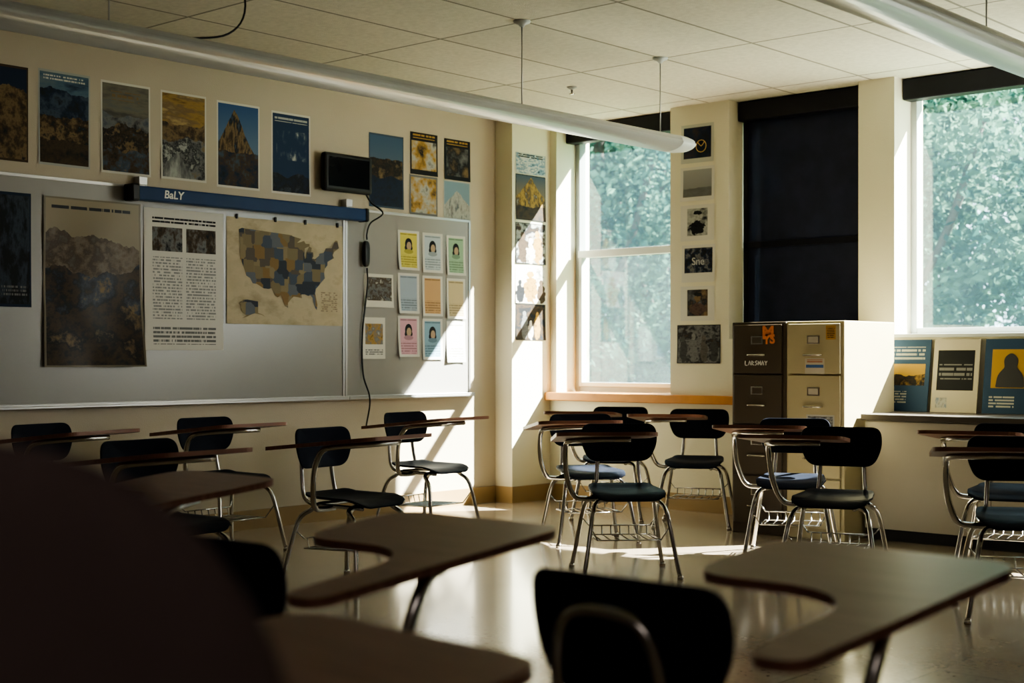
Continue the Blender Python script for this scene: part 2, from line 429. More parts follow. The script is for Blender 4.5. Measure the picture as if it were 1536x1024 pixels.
w3 = window(3, -4.50, -2.95, 1.325, 3.0, None, False, 'wide fixed window looking on trees')
w4 = window(4, -2.4, -.9, 1.30, 3.0, None, False, 'unseen wide fixed window letting daylight in, shade added to cut sun')
w5 = window(5, -.3, 1.3, 1.30, 3.0, None, False, 'unseen wide fixed window letting daylight in, shade added to cut sun')
def roller(w, x0, x1, drop, bars=True):
    boxes('shade_cassette', [(x0+.005, x1-.005, 9.08, 9.19, 2.93, 3.075)], M['shadebar'], w, .01)
    if drop:
        boxes('roller_shade', [(x0+.01, x1-.01, 9.165, 9.168, drop, 2.93)], M['shade'], w)
        if bars: boxes('shade_bar', [(x0+.01, x1-.01, 9.15, 9.165, 1.985, 2.03), (x0+.01, x0+.05, 9.15, 9.165, drop, 2.93), (x1-.05, x1-.01, 9.15, 9.165, drop, 2.93)], M['shadebar'], w, .003)
roller(w1, -7.50, -6.36, 0); roller(w2, -5.83, -4.77, 1.30); roller(w3, -4.50, -2.95, 0); roller(w4, -2.4, -.9, 1.95, False); roller(w5, -.3, 1.3, 1.6, False)  # last two windows: unseen shades added to block sun on the floor

# ======================= CEILING FIXTURES =======================
def fixture(x, ya, yb, rods):
    e = tag(empty('pendant_light', (x, (ya+yb)/2, 2.5)), 'long white tubular pendant light hanging from ceiling on rods', 'light', 'pendant lights under the ceiling')
    prof = [(.128*math.cos(a)*(1 if math.sin(a) < 0 else .90), .045*math.sin(a) if math.sin(a) > 0 else .062*math.sin(a)) for a in [2*math.pi*k/32 for k in range(32)]]
    L = (yb-ya)/2; v = []; f = []
    secs = [-L, L-.20]
    for s in secs: v += [(p[0], s, p[1]+.055) for p in prof]
    for k in range(32): f.append((k, (k+1) % 32, (k+1) % 32+32, k+32))
    f.append(tuple(range(32)))
    f.append(tuple(range(32, 64)))
    mesh('lamp_housing', v, f, M['white'], e, True)
    v = []; f = []; st = [(L-.20, 1.015), (L-.10, 1.0), (L-.03, .85), (L, .5)]
    for s, k in st: v += [(p[0]*k, s, p[1]*k+.055) for p in prof]
    for j in range(3):
        for k in range(32): f.append((j*32+k, j*32+(k+1) % 32, (j+1)*32+(k+1) % 32, (j+1)*32+k))
    f.append(tuple(range(96, 128)))
    mesh('end_cap', v, f, M['frame'], e, True)
    for ry in rods:
        tubes('suspension_rod', [[(0, ry-(ya+yb)/2, .095), (0, ry-(ya+yb)/2, CZ-2.5-.02)]], .004, M['alu'], e, 8, 1)
        lathe('canopy', [(.012, -.035), (.02, -.022), (.048, -.010), (.05, 0)], (0, ry-(ya+yb)/2, CZ-2.5), M['frame'], e)
    return e
fa = fixture(-5.34, -.6, 7.70, [.7, 2.06, 3.40, 6.08, 7.42])
fb = fixture(-2.62, -.6, 7.70, [2.06, 4.74, 6.1, 7.42])
tubes('power_cable', [[(-.02, -.05, .10), (.0, .18, .16), (.02, .26, .3), (.0, .2, CZ-2.5)]], .005, M['blackp'], fa, 8, 6).location = (0, 3.85-3.55, 0)
sp = tag(empty('sprinkler', (-6.38, 7.8, CZ)), 'small brass fire sprinkler under ceiling tile', 'sprinkler')
lathe('sprinkler_flange', [(.012, -.02), (.035, -.006), (.038, 0)], (0, 0, 0), M['white'], sp)
lathe('sprinkler_head', [(.006, -.055), (.022, -.05), (.006, -.045), (.008, -.02)], (0, 0, 0), M['chrome'], sp)

# ======================= WHITEBOARDS =======================
def whiteboard(y0, y1, label):
    e = tag(empty('whiteboard', (WX, (y0+y1)/2, .87)), label, 'whiteboard', 'whiteboards on the wall')
    h = (y1-y0)/2
    boxes('panel', [(0.0005, .016, -h+.02, h-.02, .02, 1.36)], M['board'], e)
    boxes('board_frame', [(.0005, .022, -h, -h+.02, 0, 1.38), (.0005, .022, h-.02, h, 0, 1.38), (.0005, .022, -h+.02, h-.02, 0, .02), (.0005, .022, -h+.02, h-.02, 1.36, 1.38)], M['alu'], e, .002)
    boxes('marker_tray', [(.022, .07, -h, h, -.008, .006), (.066, .07, -h, h, .006, .018)], M['alu'], e, .002)
whiteboard(3.2, 6.865, 'long grey-white whiteboard with aluminium frame and tray')
whiteboard(6.868, 8.185, 'shorter whiteboard with grid of pinned papers')

# pull-down screen case
ya, _ = on_board_wall(180, 290); yb, _ = on_board_wall(536, 325)
sc = tag(empty('projection_screen', (WX, (ya+yb)/2, 2.195)), 'blue metal roll-up projection screen case above whiteboard', 'projection screen')
h = (yb-ya)/2
prof = round_poly([(.04, -.044, .02), (.125, -.044, .012), (.125, .044, .012), (.04, .044, .02)], 4)
v = [(p.x, -h+.06, p.y) for p in prof]+[(p.x, h-.03, p.y) for p in prof]; n = len(prof)
mesh('screen_case', v, [(i, (i+1) % n, (i+1) % n+n, i+n) for i in range(n)]+[tuple(range(n)), tuple(range(n, 2*n))], M['blue'], sc)
boxes('case_end', [(.034, .135, -h, -h+.06, -.054, .054)], M['blackp'], sc, .012)
boxes('case_end', [(.034, .135, h-.03, h, -.049, .049)], M['blackp'], sc, .012)
boxes('bracket', [(.0, .06, -h+.1, -h+.16, .057, .11), (.04, .06, -h+.1, -h+.16, .040, .057)], M['alu'], sc, .003)
boxes('bracket', [(.0, .06, h-.16, h-.1, .057, .11), (.04, .06, h-.16, h-.1, .040, .057)], M['alu'], sc, .003)
lettering('lettering', 'BaLY', .070, (.1285, -h+.31, 0), (math.radians(90), 0, math.radians(90)), M['inkw'], sc, shear=.12, bold=.0014)

# ======================= PRINTED MATTER ON THE BOARD WALL =======================
DK = (.012, .013, .016); BR = (.06, .038, .021); TAN = (.20, .135, .068); GOLD = (.38, .23, .06); NAVY = (.012, .022, .048); SLATE = (.05, .075, .11)
SKY = (.06, .13, .25); PALE = (.40, .40, .37); WHT = (.64, .61, .54); GREY = (.16, .16, .16)
def bposter(name, x0, x1, yt, yb, mat, label, off=.0, curl=.004, cat='poster', X=WX, wrinkle=0):
    a, _ = on_board_wall(x0, yt, X); b, _ = on_board_wall(x1, yt, X); mid = (x0+x1)/2
    _, zt = on_board_wall(mid, yt, X); _, zb = on_board_wall(mid, yb, X)
    return sheet(name, (X+off, a, zb), (0, 1, 0), (1, 0, 0), b-a, zt-zb, mat, curl, label=label, cat=cat, seed=x0, wrinkle=wrinkle)
def pm(n, base, layers, r=.6): return poster_mat(n, base, layers, r)
FULL = (.03, .97, .025, .975)
bposter('poster', -30, 42, 96, 240, pm('pa', BR, [('flat', FULL, NAVY), ('mount', FULL, [DK, BR, TAN, DK], .8, .5, 3)]), 'dark scenic poster in brown and black')
bposter('poster', 57, 135, 108, 250, pm('pb', PALE, [('sky', FULL, [NAVY, (.08, .14, .20), (.14, .18, .2)]), ('mount', FULL, [DK, SLATE, NAVY, DK], .78, .35, 2), ('mount', FULL, [DK, TAN, BR, DK, SLATE], .56, .35, 2.5), ('mount', FULL, [DK, BR, DK], .25, .2, 3), ('lines', (.1, .9, .9, .95), WHT, 30, .45)]), 'dark mountain poster with blue sky band')
bposter('poster', 151, 225, 125, 262, pm('pc', WHT, [('sky', FULL, [(.08, .08, .07), (.17, .155, .12), (.12, .13, .13)]), ('mount', FULL, [SLATE, GREY, DK], .66, .35, 1.5), ('mount', FULL, [DK, TAN, DK, BR, SLATE], .52, .4, 2.5), ('mount', FULL, [DK, BR, SLATE, TAN], .25, .3, 3), ('lines', (.2, .8, .80, .9), TAN, 18, .45, 14)]), 'landscape poster in grey, brown and gold')
bposter('poster', 241, 309, 140, 271, pm('pd', WHT, [('sky', FULL, [(.10, .055, .02), (.32, .20, .06), (.18, .12, .06), (.45, .32, .14)]), ('mount', FULL, [DK, BR, TAN, DK], .66, .3, 2.0), ('mount', FULL, [GREY, PALE, DK, GREY, TAN], .44, .5, 1.6), ('peak', FULL, [PALE, GREY, DK], .35, 0, .34, .7)]), 'golden mountain poster with pale rocks')
bposter('poster', 325, 389, 155, 283, pm('pe', WHT, [('grad', FULL, (.18, .25, .31), (.03, .085, .21)), ('peak', FULL, [DK, BR, TAN, DK, SLATE], .40, 0, .90, 1.0), ('mount', FULL, [DK, NAVY, BR, SLATE], .40, .3, 2.5)]), 'poster of brown peak under deep blue sky')
bposter('poster', 407, 465, 170, 292, pm('pf', WHT, [('flat', FULL, (.016, .036, .08)), ('blotch', (.12, .9, .42, .78), [(.016, .036, .08), (.016, .036, .08), (.016, .036, .08), SLATE, PALE], 4), ('mount', FULL, [SLATE, DK, NAVY], .25, .3, 3), ('lines', (.08, .92, .88, .95), PALE, 22, .38, 22)]), 'navy poster with pale lettering and lake')
bposter('poster', 553, 605, 202, 312, pm('pg', SLATE, [('grad', FULL, (.14, .17, .2), (.05, .10, .17)), ('mount', FULL, [BR, DK, TAN], .66, .25, 2.0), ('mount', FULL, [DK, NAVY, DK], .42, .3, 2)]), 'poster of dusk coast under blue sky')
bposter('poster', 615, 656, 200, 263, pm('ph', DK, [('blotch', (.05, .95, .12, .8), [DK, GOLD, PALE, DK], 2), ('lines', (.1, .9, .86, .96), GOLD, 12, .4, 16)]), 'small black poster with yellow title lettering')
bposter('poster', 614, 656, 264, 326, pm('pi', GREY, [('blotch', (.05, .95, .1, .95), [DK, PALE, GOLD, DK], 2)]), 'small grey and gold photo poster')
bposter('poster', 666, 705, 210, 271, pm('pj', DK, [('blotch', (.08, .92, .1, .8), [TAN, DK, GREY], 2), ('lines', (.1, .9, .86, .96), GOLD, 12, .4, 16)]), 'small dark poster with tan picture')
bposter('poster', 665, 705, 272, 330, pm('pk', PALE, [('flat', FULL, (.2, .29, .35)), ('peak', FULL, [GREY, PALE, SLATE], .5, 0, .75, .8)]), 'small pale blue coast poster')
# on boards
O1 = .0175
bposter('poster', -20, 44, 288, 460, pm('pl', NAVY, [('blotch', FULL, [DK, DK, (.035, .05, .07), DK], 4), ('lines', (.3, .9, .1, .2), GREY, 30, .5)]), 'dark blue poster pinned on whiteboard', O1)
bposter('poster', 62, 208, 300, 550, pm('pn', (.20, .17, .12), [('grad', (.02, .98, .01, .99), (.10, .08, .06), (.30, .25, .17)), ('mount', (.02, .98, .01, .99), [(.12, .11, .09), BR, (.18, .14, .10), (.06, .05, .045)], .76, .5, 2), ('mount', (.02, .98, .01, .99), [DK, BR, DK, (.04, .05, .07), TAN], .58, .3, 4), ('mount', (.02, .98, .01, .99), [DK, BR, DK, TAN], .32, .4, 3), ('lines', (.08, .9, .93, .965), DK, 30, .42, 22)], .36), 'large curled brown landscape sheet pinned on whiteboard', O1, .035, wrinkle=.012)
bposter('notice_sheet', 213, 332, 316, 525, pm('po', (.62, .59, .54), [('blotch', (.1, .47, .70, .87), [DK, GREY, BR, DK], 9), ('blotch', (.52, .9, .70, .87), [DK, GREY, BR, DK], 9), ('lines', (.1, .47, .22, .66), (.27, .27, .27), 46, .46), ('lines', (.52, .9, .22, .66), (.27, .27, .27), 46, .46), ('lines', (.1, .9, .90, .95), DK, 40, .4), ('lines', (.1, .9, .04, .17), (.16, .16, .16), 34, .43)]), 'large white printed sheet with text and two photos', O1, .02, 'notice', wrinkle=.006)
mp = bposter('wall_map', 337, 511, 332, 487, pm('pq', (.50, .43, .30), [('blotch', (0, 1, 0, 1), [(.34, .28, .18), (.50, .42, .29), (.44, .37, .25)], 4), ('lines', (.80, .95, .14, .34), (.25, .2, .14), 50, .5)]), 'cream paper map of the united states with coloured states', O1, .0, 'map', wrinkle=.005)
def state_mat():
    m, nt, b = newmat('map_states'); L = nt.links.new
    tc = nt.nodes.new('ShaderNodeTexCoord')
    vo = nt.nodes.new('ShaderNodeTexVoronoi'); vo.inputs['Scale'].default_value = 13; vo.distance = 'CHEBYCHEV'; vo.inputs['Randomness'].default_value = .75
    v2 = nt.nodes.new('ShaderNodeSeparateColor'); cr = nt.nodes.new('ShaderNodeValToRGB'); cr.color_ramp.interpolation = 'CONSTANT'
    cols = [(.065, .08, .11), (.20, .155, .09), (.12, .13, .15), (.22, .14, .06), (.035, .042, .058), (.10, .085, .07), (.24, .19, .11)]
    e = cr.color_ramp.elements
    while len(e) < len(cols): e.new(.5)
    for i, c in enumerate(cols): e[i].position = i/len(cols); e[i].color = (*c, 1)
    L(tc.outputs['Object'], vo.inputs['Vector']); L(vo.outputs['Color'], v2.inputs[0]); L(v2.outputs[0], cr.inputs[0]); L(cr.outputs[0], b.inputs['Base Color'])
    b.inputs['Roughness'].default_value = .6; b.inputs['Specular IOR Level'].default_value = .15
    return m
US = [(-124.7,48.4),(-123,49),(-95.2,49),(-94.6,48.7),(-89.6,48),(-92,46.7),(-90.5,46.9),(-88,47.4),(-87,46.5),(-84.7,46.5),(-84.7,45.8),(-87.5,45),(-87.8,43),(-87.5,41.7),(-86.3,42),(-86.4,43.8),(-85,45.7),(-83.4,45.2),(-83.9,43.8),(-82.6,43.8),(-82.5,42.5),(-83.2,41.8),(-81.5,41.6),(-79,42.7),(-79,43.3),(-76.3,43.6),(-75,45),(-71.5,45),(-70.3,46.2),(-69.2,47.4),(-68,47.3),(-67,44.9),(-70,43.7),(-70.8,42.7),(-70,41.7),(-72,41.2),(-74,40.6),(-74,39.5),(-75.5,38.5),(-76,37),(-75.6,35.3),(-77.8,34),(-79.3,33),(-81,32),(-81.4,30.5),(-80.1,27),(-80.4,25.2),(-81.5,26),(-82.7,27.8),(-83,29.2),(-84.2,30),(-85.5,29.8),(-87.5,30.3),(-89.5,30.3),(-89.2,29.1),(-91.5,29.4),(-94,29.6),(-95.5,28.8),(-97.3,27.5),(-97.3,26),(-99.2,26.5),(-100.5,28.8),(-101.5,29.8),(-103.2,29),(-104.5,29.7),(-106.5,31.8),(-108.2,31.4),(-111,31.4),(-114.8,32.5),(-117.1,32.5),(-118.5,34),(-120.6,34.6),(-122,37),(-123.8,39.5),(-124.3,41.5),(-124,44.5),(-124,46.3)]
AK = [(-168,66),(-162,70),(-156,71.3),(-141,69.6),(-141,60.3),(-135,58),(-131,55),(-136,58),(-146,60.5),(-151,59.5),(-156,57.5),(-163,55),(-157,58.5),(-162,59.5),(-165,61.5),(-164,63.5),(-166,65)]
bpy.context.view_layer.update(); mw = mp.dimensions.y; mh = mp.dimensions.z
SM = state_mat()
def mappoly(pts, lo0, lo1, la0, la1, a0, a1, b0, b1):
    v = [(.0075, mw*(a0+(a1-a0)*(x-lo0)/(lo1-lo0)), mh*(b0+(b1-b0)*(y-la0)/(la1-la0)-.035*math.sin(math.pi*(x-lo0)/(lo1-lo0)))) for x, y in pts]
    mesh('map_print', v, [tuple(range(len(v)))[::-1]], SM, mp)
mappoly(US, -125, -66.5, 25, 49.5, .09, .97, .17, .92)
mappoly(AK, -170, -130, 54, 72, .08, .32, .06, .27)
for k in (.08, .40, .66, .95):
    boxes('clip', [(.002, .014, mw*k-.008, mw*k+.008, mh-.012, mh+.022)], M['blackp'], mp, .003)
def card(col): return [('lines', (.12, .88, .08, .38), tuple(c*.55 for c in col), 16, .42, 14), ('lines', (.12, .88, .88, .94), tuple(c*.5 for c in col), 18, .4, 14)]
cols = [[(.60, .52, .12), (.46, .52, .56), (.30, .44, .30)], [(.34, .40, .47), (.55, .34, .17), (.54, .44, .27)], [(.60, .34, .40), (.24, .38, .48), (.64, .62, .58)]]
nm = [['yellow', 'pale blue', 'green'], ['grey-blue', 'orange-tan', 'cream'], ['pink', 'blue', 'white']]
cx = [(594, 626), (631, 661), (667, 695)]; ry = [(350, 409), (414, 474), (478, 539)]
for r in range(3):
    for c in range(3):
        yo = (c-1)*4; cc = cols[r][c]
        face = []
        if (r*3+c) in (0, 1, 2, 6, 7):
            face = [('oval', (.5, .66, .17, .15), DK), ('oval', (.5, .56, .19, .10), DK), ('oval', (.52, .61, .11, .105), (.42, .30, .2)), ('oval', (.5, .47, .22, .06), tuple(k*.6 for k in cc))]
        o = bposter('worksheet', cx[c][0], cx[c][1], ry[r][0]+yo, ry[r][1]+yo, pm('card%d%d' % (r, c), (.60, .58, .53), [('flat', (.1, .9, .06, .94), cc)]+face+card(cc)), nm[r][c]+' printed worksheet pinned on whiteboard', O1, .014, 'paper')
        o['group'] = 'worksheets pinned in a grid'
bposter('photo_print', 543, 587, 411, 461, pm('pr', WHT, [('blotch', (.1, .95, .2, .9), [DK, GREY, BR, PALE], 5)]), 'dark photo print on white paper on board', O1, .006, 'photo')
bposter('photo_print', 541, 575, 476, 538, pm('ps', WHT, [('blotch', (.12, .9, .35, .85), [DK, GOLD, GREY, PALE], 5), ('lines', (.12, .9, .1, .25), GREY, 20, .45, 14)]), 'gold photo print with caption on board', O1, .006, 'photo')
# column posters (side of the column, x=-7.57)
CR = (.02, .98, .02, .98)
def people(cols, hs):
    out = []
    for i, (cx_, top, w_) in enumerate(hs):
        c = cols[i % len(cols)]
        out += [('disc', (cx_, top*.45, w_, top*.42), c), ('disc', (cx_, top*.92, w_*.48, .085), tuple(min(1, k*1.3) for k in c))]
    return out
bposter('poster', 773, 818, 231, 262, pm('col0', PALE, [('blotch', CR, [DK, (.22, .34, .44), WHT, (.10, .2, .3), WHT], 4), ('lines', (.1, .9, .8, .95), DK, 10, .4, 12)]), 'pale blue print taped on column', X=-7.57)
bposter('poster', 773, 818, 263, 331, pm('col1', DK, [('grad', CR, (.3, .2, .08), SLATE), ('peak', CR, [DK, GOLD, BR, PALE], .5, 0, .95, 1.0), ('mount', CR, [DK, BR, DK], .3, .3, 3)]), 'gold and brown mountain print taped on column', X=-7.57)
bposter('poster', 773, 818, 335, 396, pm('col2', DK, [('blotch', CR, [DK, BR, PALE, DK, BR], 3)]+people([BR, GOLD, WHT], [(.25, .75, .16), (.72, .8, .16), (.5, .6, .14)])), 'dark print with brown and gold figures on column', X=-7.57)
bposter('poster', 773, 818, 400, 455, pm('col3', WHT, [('blotch', CR, [BR, WHT, WHT, GREY], 3)]+people([GOLD, DK, BR], [(.5, .85, .22), (.15, .6, .14), (.85, .6, .14)])), 'white print with golden figures on column', X=-7.57)
bposter('poster', 773, 818, 456, 510, pm('col4', DK, [('blotch', CR, [DK, DK, BR, DK, NAVY], 3)]+people([GREY, GOLD, WHT], [(.3, .8, .11), (.72, .75, .10), (.5, .5, .09)])), 'black print with white and gold figures on column', X=-7.57)
def pposter(name, x0, x1, yt, yb, mat, label, Y=WY, curl=.004, cat='poster'):
    a, _ = on_window_wall(x0, yt, Y); b, _ = on_window_wall(x1, yt, Y)
    _, zt = on_window_wall((x0+x1)/2, yt, Y); _, zb = on_window_wall((x0+x1)/2, yb, Y)
    return sheet(name, (a, Y, zb), (1, 0, 0), (0, -1, 0), b-a, zt-zb, mat, curl, label=label, cat=cat, seed=int(yt))
R = (.08, .92, .12, .92); R2 = (.2, .8, .14, .9)
p1 = pposter('poster', 1022, 1071, 186, 244, pm('q1', (.5, .5, .44), [('blotch', R, [DK, NAVY, BR], 3)]), 'dark print with gold ring emblem on pier')
bpy.context.view_layer.update(); w = p1.dimensions.x; hh = p1.dimensions.z
tubes('emblem', [[Vector((w*.62+.045*math.cos(a), -.006, hh*.42+.045*math.sin(a))) for a in [2*math.pi*k/16 for k in range(17)]], [Vector((w*.62-.03, -.006, hh*.42+.03)), Vector((w*.62, -.006, hh*.42)), Vector((w*.62+.03, -.006, hh*.42+.03))]], .003, M['gold'], p1, 6, 2)
pposter('poster', 1021, 1072, 250, 301, pm('q2', WHT, [('grad', R, (.18, .18, .17), (.34, .34, .33)), ('mount', R, [GREY, (.12, .12, .11)], .38, .15, 3)]), 'grey misty landscape print with white border')
pposter('poster', 1021, 1072, 307, 361, pm('q3', WHT, [('blotch', R2, [DK, PALE, GREY], 3), ('disc', (.5, .36, .22, .2), DK), ('disc', (.54, .68, .10, .12), PALE), ('disc', (.50, .78, .12, .06), DK)]), 'black and white portrait print with white border')
p4 = pposter('poster', 1023, 1073, 367, 423, pm('q4', WHT, [('blotch', (.08, .92, .25, .92), [DK, GREY, NAVY, DK, DK], 5)]), 'dark print with white blackletter word')
bpy.context.view_layer.update(); w = p4.dimensions.x; hh = p4.dimensions.z
lettering('lettering', 'Sne', .080, (w*.5, -.007, hh*.55), (math.radians(90), 0, 0), plain('grey_ink', (.5, .5, .48), .6), p4, bold=.0)
pposter('poster', 1021, 1072, 429, 481, pm('q5', WHT, [('blotch', R2, [GREY, DK, TAN], 3), ('disc', (.5, .34, .24, .17), (.10, .06, .05)), ('disc', (.5, .66, .10, .11), TAN), ('disc', (.5, .77, .12, .06), DK)]), 'brown portrait print with white border')
pposter('poster', 1016, 1081, 487, 545, pm('q6', DK, [('blotch', CR, [DK, GREY, DK, BR], 5)]+people([(.05, .05, .05), GREY, (.1, .09, .08)], [(.15, .7, .09), (.38, .75, .09), (.62, .7, .09), (.85, .74, .09)])), 'dark group photograph print on pier')

# wall monitor, handset and cords
y0, z1 = on_board_wall(474, 230); y1, z0 = on_board_wall(549, 290); _, z1 = on_board_wall(511, 233); _, z0 = on_board_wall(511, 290)
mo = tag(empty('wall_monitor', (WX, (y0+y1)/2, (z0+z1)/2)), 'small black flat monitor mounted on wall above board', 'monitor')
hw = (y1-y0)/2-.01; hh = (z1-z0)/2
boxes('monitor_body', [(.03, .085, -hw, hw, -hh, hh)], M['blackp'], mo, .02)
boxes('display', [(.086, .088, -hw+.035, hw-.035, -hh+.035, hh-.03)], M['screen'], mo)
boxes('wall_mount', [(0, .03, -.08, .08, -.07, .07)], M['blackp'], mo, .004)
ky, kz = on_board_wall(543, 381)
ph = tag(empty('intercom_handset', (WX+.022, ky, kz)), 'small black handset hanging by cord on board frame', 'phone')
superell('handset_body', (.022, 0, 0), (.02, .03, .095), .6, M['blackp'], ph)
boxes('cradle', [(-.0, .012, -.02, .02, -.06, .06)], M['alu'], ph, .003)
def bw(px_, py_, off): 
    a, b = on_board_wall(px_, py_); return (WX+off, a, b)
tag(tubes('power_cord', [[bw(543, 289, .03), bw(550, 305, .05), bw(552, 322, .16), bw(549, 335, .05), bw(545, 350, .04), bw(545, 360, .04)]], .006, M['blackp'], None, 8, 6), 'short black cord looping beside blue screen case', 'cord')
tag(tubes('power_cord', [[bw(545, 402, .04), bw(546, 430, .036), bw(539, 500, .034), bw(540, 560, .034), bw(541, 598, .10), bw(545, 640, .03)]], .006, M['blackp'], None, 8, 6), 'thin black cord dangling down whiteboard from handset', 'cord')

# ======================= FILING CABINETS =======================
def cabinet(x0, x1, mat, label):
    e = tag(empty('filing_cabinet', ((x0+x1)/2, 8.09, 0)), label, 'filing cabinet', 'filing cabinets against window wall')
    h = (x1-x0)/2; D = .70; H = 1.40
    boxes('cabinet_body', [(-h, h, .02, D, 0.0, H)], mat, e, .006)
    zs = [.06+i*.332 for i in range(5)]
    for i in range(4):
        d = boxes('drawer', [(-h+.022, h-.022, 0, .02, zs[i]+.006, zs[i+1]-.006)], mat, e, .005)
        zc = (zs[i]+zs[i+1])/2
        tubes('handle', [[(-.06, .0, zc-.04), (-.055, -.022, zc-.04), (.055, -.022, zc-.04), (.06, 0, zc-.04)]], .007, M['chrome'], d, 8, 4)
        boxes('label_holder', [(-.045, .045, -.004, 0, zc+.03, zc+.085)], M['chrome'], d, .001)
        boxes('label_card', [(-.035, .035, -.0055, -.004, zc+.038, zc+.077)], M['cream'] if mat is M['cabbeige'] else mat, d)
    lathe('lock', [(.011, 0), (.011, .006), (.006, .008)], (0, 0, 0), M['chrome'], e).matrix_local = Matrix.Translation((h-.05, .02, H-.03)) @ Matrix.Rotation(math.radians(90), 4, 'X')
    return e
ca = cabinet(-5.245, -4.832, M['cabdark'], 'dark brown four drawer metal filing cabinet with stickers')
cb = cabinet(-4.828, -4.41, M['cabbeige'], 'beige four drawer metal filing cabinet with stickers')
def sticker(e, x, z, w, h, mat, lab):
    o = sheet('sticker', (x, -.0005, z), (1, 0, 0), (0, -1, 0), w, h, mat, .0, 2, 2, parent=e); o['label'] = lab; return o
ORG = plain('orange_ink', (.70, .22, .06), .5)
st = lettering('emblem', 'M', .115, (.085, -.0025, 1.325), (math.radians(90), 0, 0), ORG, ca, bold=.005); st['label'] = 'orange interlocking letter emblem'
lettering('lettering', 'S', .085, (.118, -.0035, 1.285), (math.radians(90), 0, 0), ORG, ca, bold=.003)
lettering('lettering', 'Y', .080, (.075, -.0035, 1.280), (math.radians(90), 0, 0), ORG, ca, bold=.003)
sticker(cb, -.06, 1.06, .14, .10, pm('st2', (.55, .5, .4), [('flat', (.05, .95, .4, .6), (.08, .16, .35)), ('lines', (.1, .9, .7, .92), (.4, .12, .05), 8, .3, 12)]), 'white blue and orange sticker')
sticker(cb, .09, 1.28, .07, .09, pm('st3', (.5, .28, .08), [('lines', (.1, .9, .1, .9), BR, 8, .4, 10)]), 'small orange sticker')
sticker(cb, -.05, .70, .20, .10, pm('st4', (.5, .48, .42), [('blotch', (.05, .95, .1, .9), [DK, GREY, PALE], 6)]), 'photo strip sticker')
def strokes(x, z, s, seqs): return [[(x+a*s, -.002, z+b*s) for a, b in q] for q in seqs]
wr = []
for i, q in enumerate([[(0, 1), (0, 0), (.6, 0)], [(0, 0), (.3, 1), (.6, 0)], [(0, 0), (0, 1), (.5, .6), (0, .4), (.6, 0)], [(.6, 1), (0, .8), (.6, .3), (0, 0)], [(0, 0), (0, 1), (.3, .3), (.6, 1), (.6, 0)], [(0, 0), (.3, 1), (.6, 0)], [(0, 1), (.3, .5), (.6, 1), (.3, .5), (.3, 0)]]):
    wr += strokes(-.09+i*.025, 1.115, .028, [q])
tubes('chalk_writing', wr, .0030, M['inkw'], ca, 6, 2)

# ======================= LOW CABINETS + WORKTOP + LEANING POSTERS =======================
xs = [-4.385, -3.55, -2.715, -1.88]
for i in range(3):
    a, b = xs[i]+.001, xs[i+1]-.001; c = (a+b)/2; h = (b-a)/2
    e = tag(empty('low_cabinet', (c, 8.33, 0)), 'plain cream laminate low cabinet under dark worktop', 'cabinet', 'low cabinets under the windows')
    boxes('cabinet_body', [(-h, h, .02, .62, .09, .765)], M['cream'], e)
    boxes('toe_kick', [(-h, h, .04, .62, 0, .09)], M['toe'], e)
    boxes('front_panel', [(-h+.001, h-.001, 0, .02, .075, .758)], M['cream'], e, .002)
tag(boxes('worktop', [(-4.395, -1.87, 8.29, 8.955, .766, .805)], M['top'], None, .006), 'long dark laminate worktop over low cabinets', 'worktop')
def lean(x0, x1, mat, label):
    a, _ = on_window_wall(x0, 600, 8.9); b, _ = on_window_wall(x1, 600, 8.9)
    e = sheet('display_board', (a, 8.86, .806), (1, 0, 0), (0, -1, 0), b-a, .485, mat, 0, 2, 2, label=label, cat='poster', thick=.008)
    e.rotation_euler = (math.radians(-9), 0, 0); return e
BB = (.032, .065, .12)
l1 = lean(1330, 1394, pm('l1', BB, [('grad', (.1, .9, .36, .66), (.25, .13, .03), (.52, .34, .07)), ('mount', (.1, .9, .36, .66), [BR, DK, GOLD], .50, .12, 4), ('lines', (.12, .88, .70, .9), (.34, .35, .3), 18, .4, 14), ('lines', (.12, .5, .1, .28), PALE, 26, .45, 14)]), 'blue and gold display board leaning on worktop')
l2 = lean(1399, 1468, pm('l2', (.46, .42, .33), [('flat', (.1, .9, .3, .85), DK), ('lines', (.14, .86, .45, .66), GREY, 14, .4, 12), ('blotch', (.1, .35, .06, .2), [SKY, PALE, GREY], 9)]), 'cream display board with black panel')
l3 = lean(1476, 1556, pm('l3', BB, [('flat', (.14, .86, .34, .86), (.42, .25, .05)), ('lines', (.12, .6, .08, .24), PALE, 24, .42, 14)]), 'blue display board with black figure on gold')
fig = round_poly([(.08, .17, .01), (.27, .17, .01), (.26, .25, .03), (.215, .30, .01), (.225, .36, .03), (.175, .40, .03), (.125, .36, .03), (.135, .30, .01), (.09, .25, .03)], 4)
mesh('figure_print', [(p.x+.0, -.004, p.y) for p in fig], [tuple(range(len(fig)))], M['inkd'], l3)

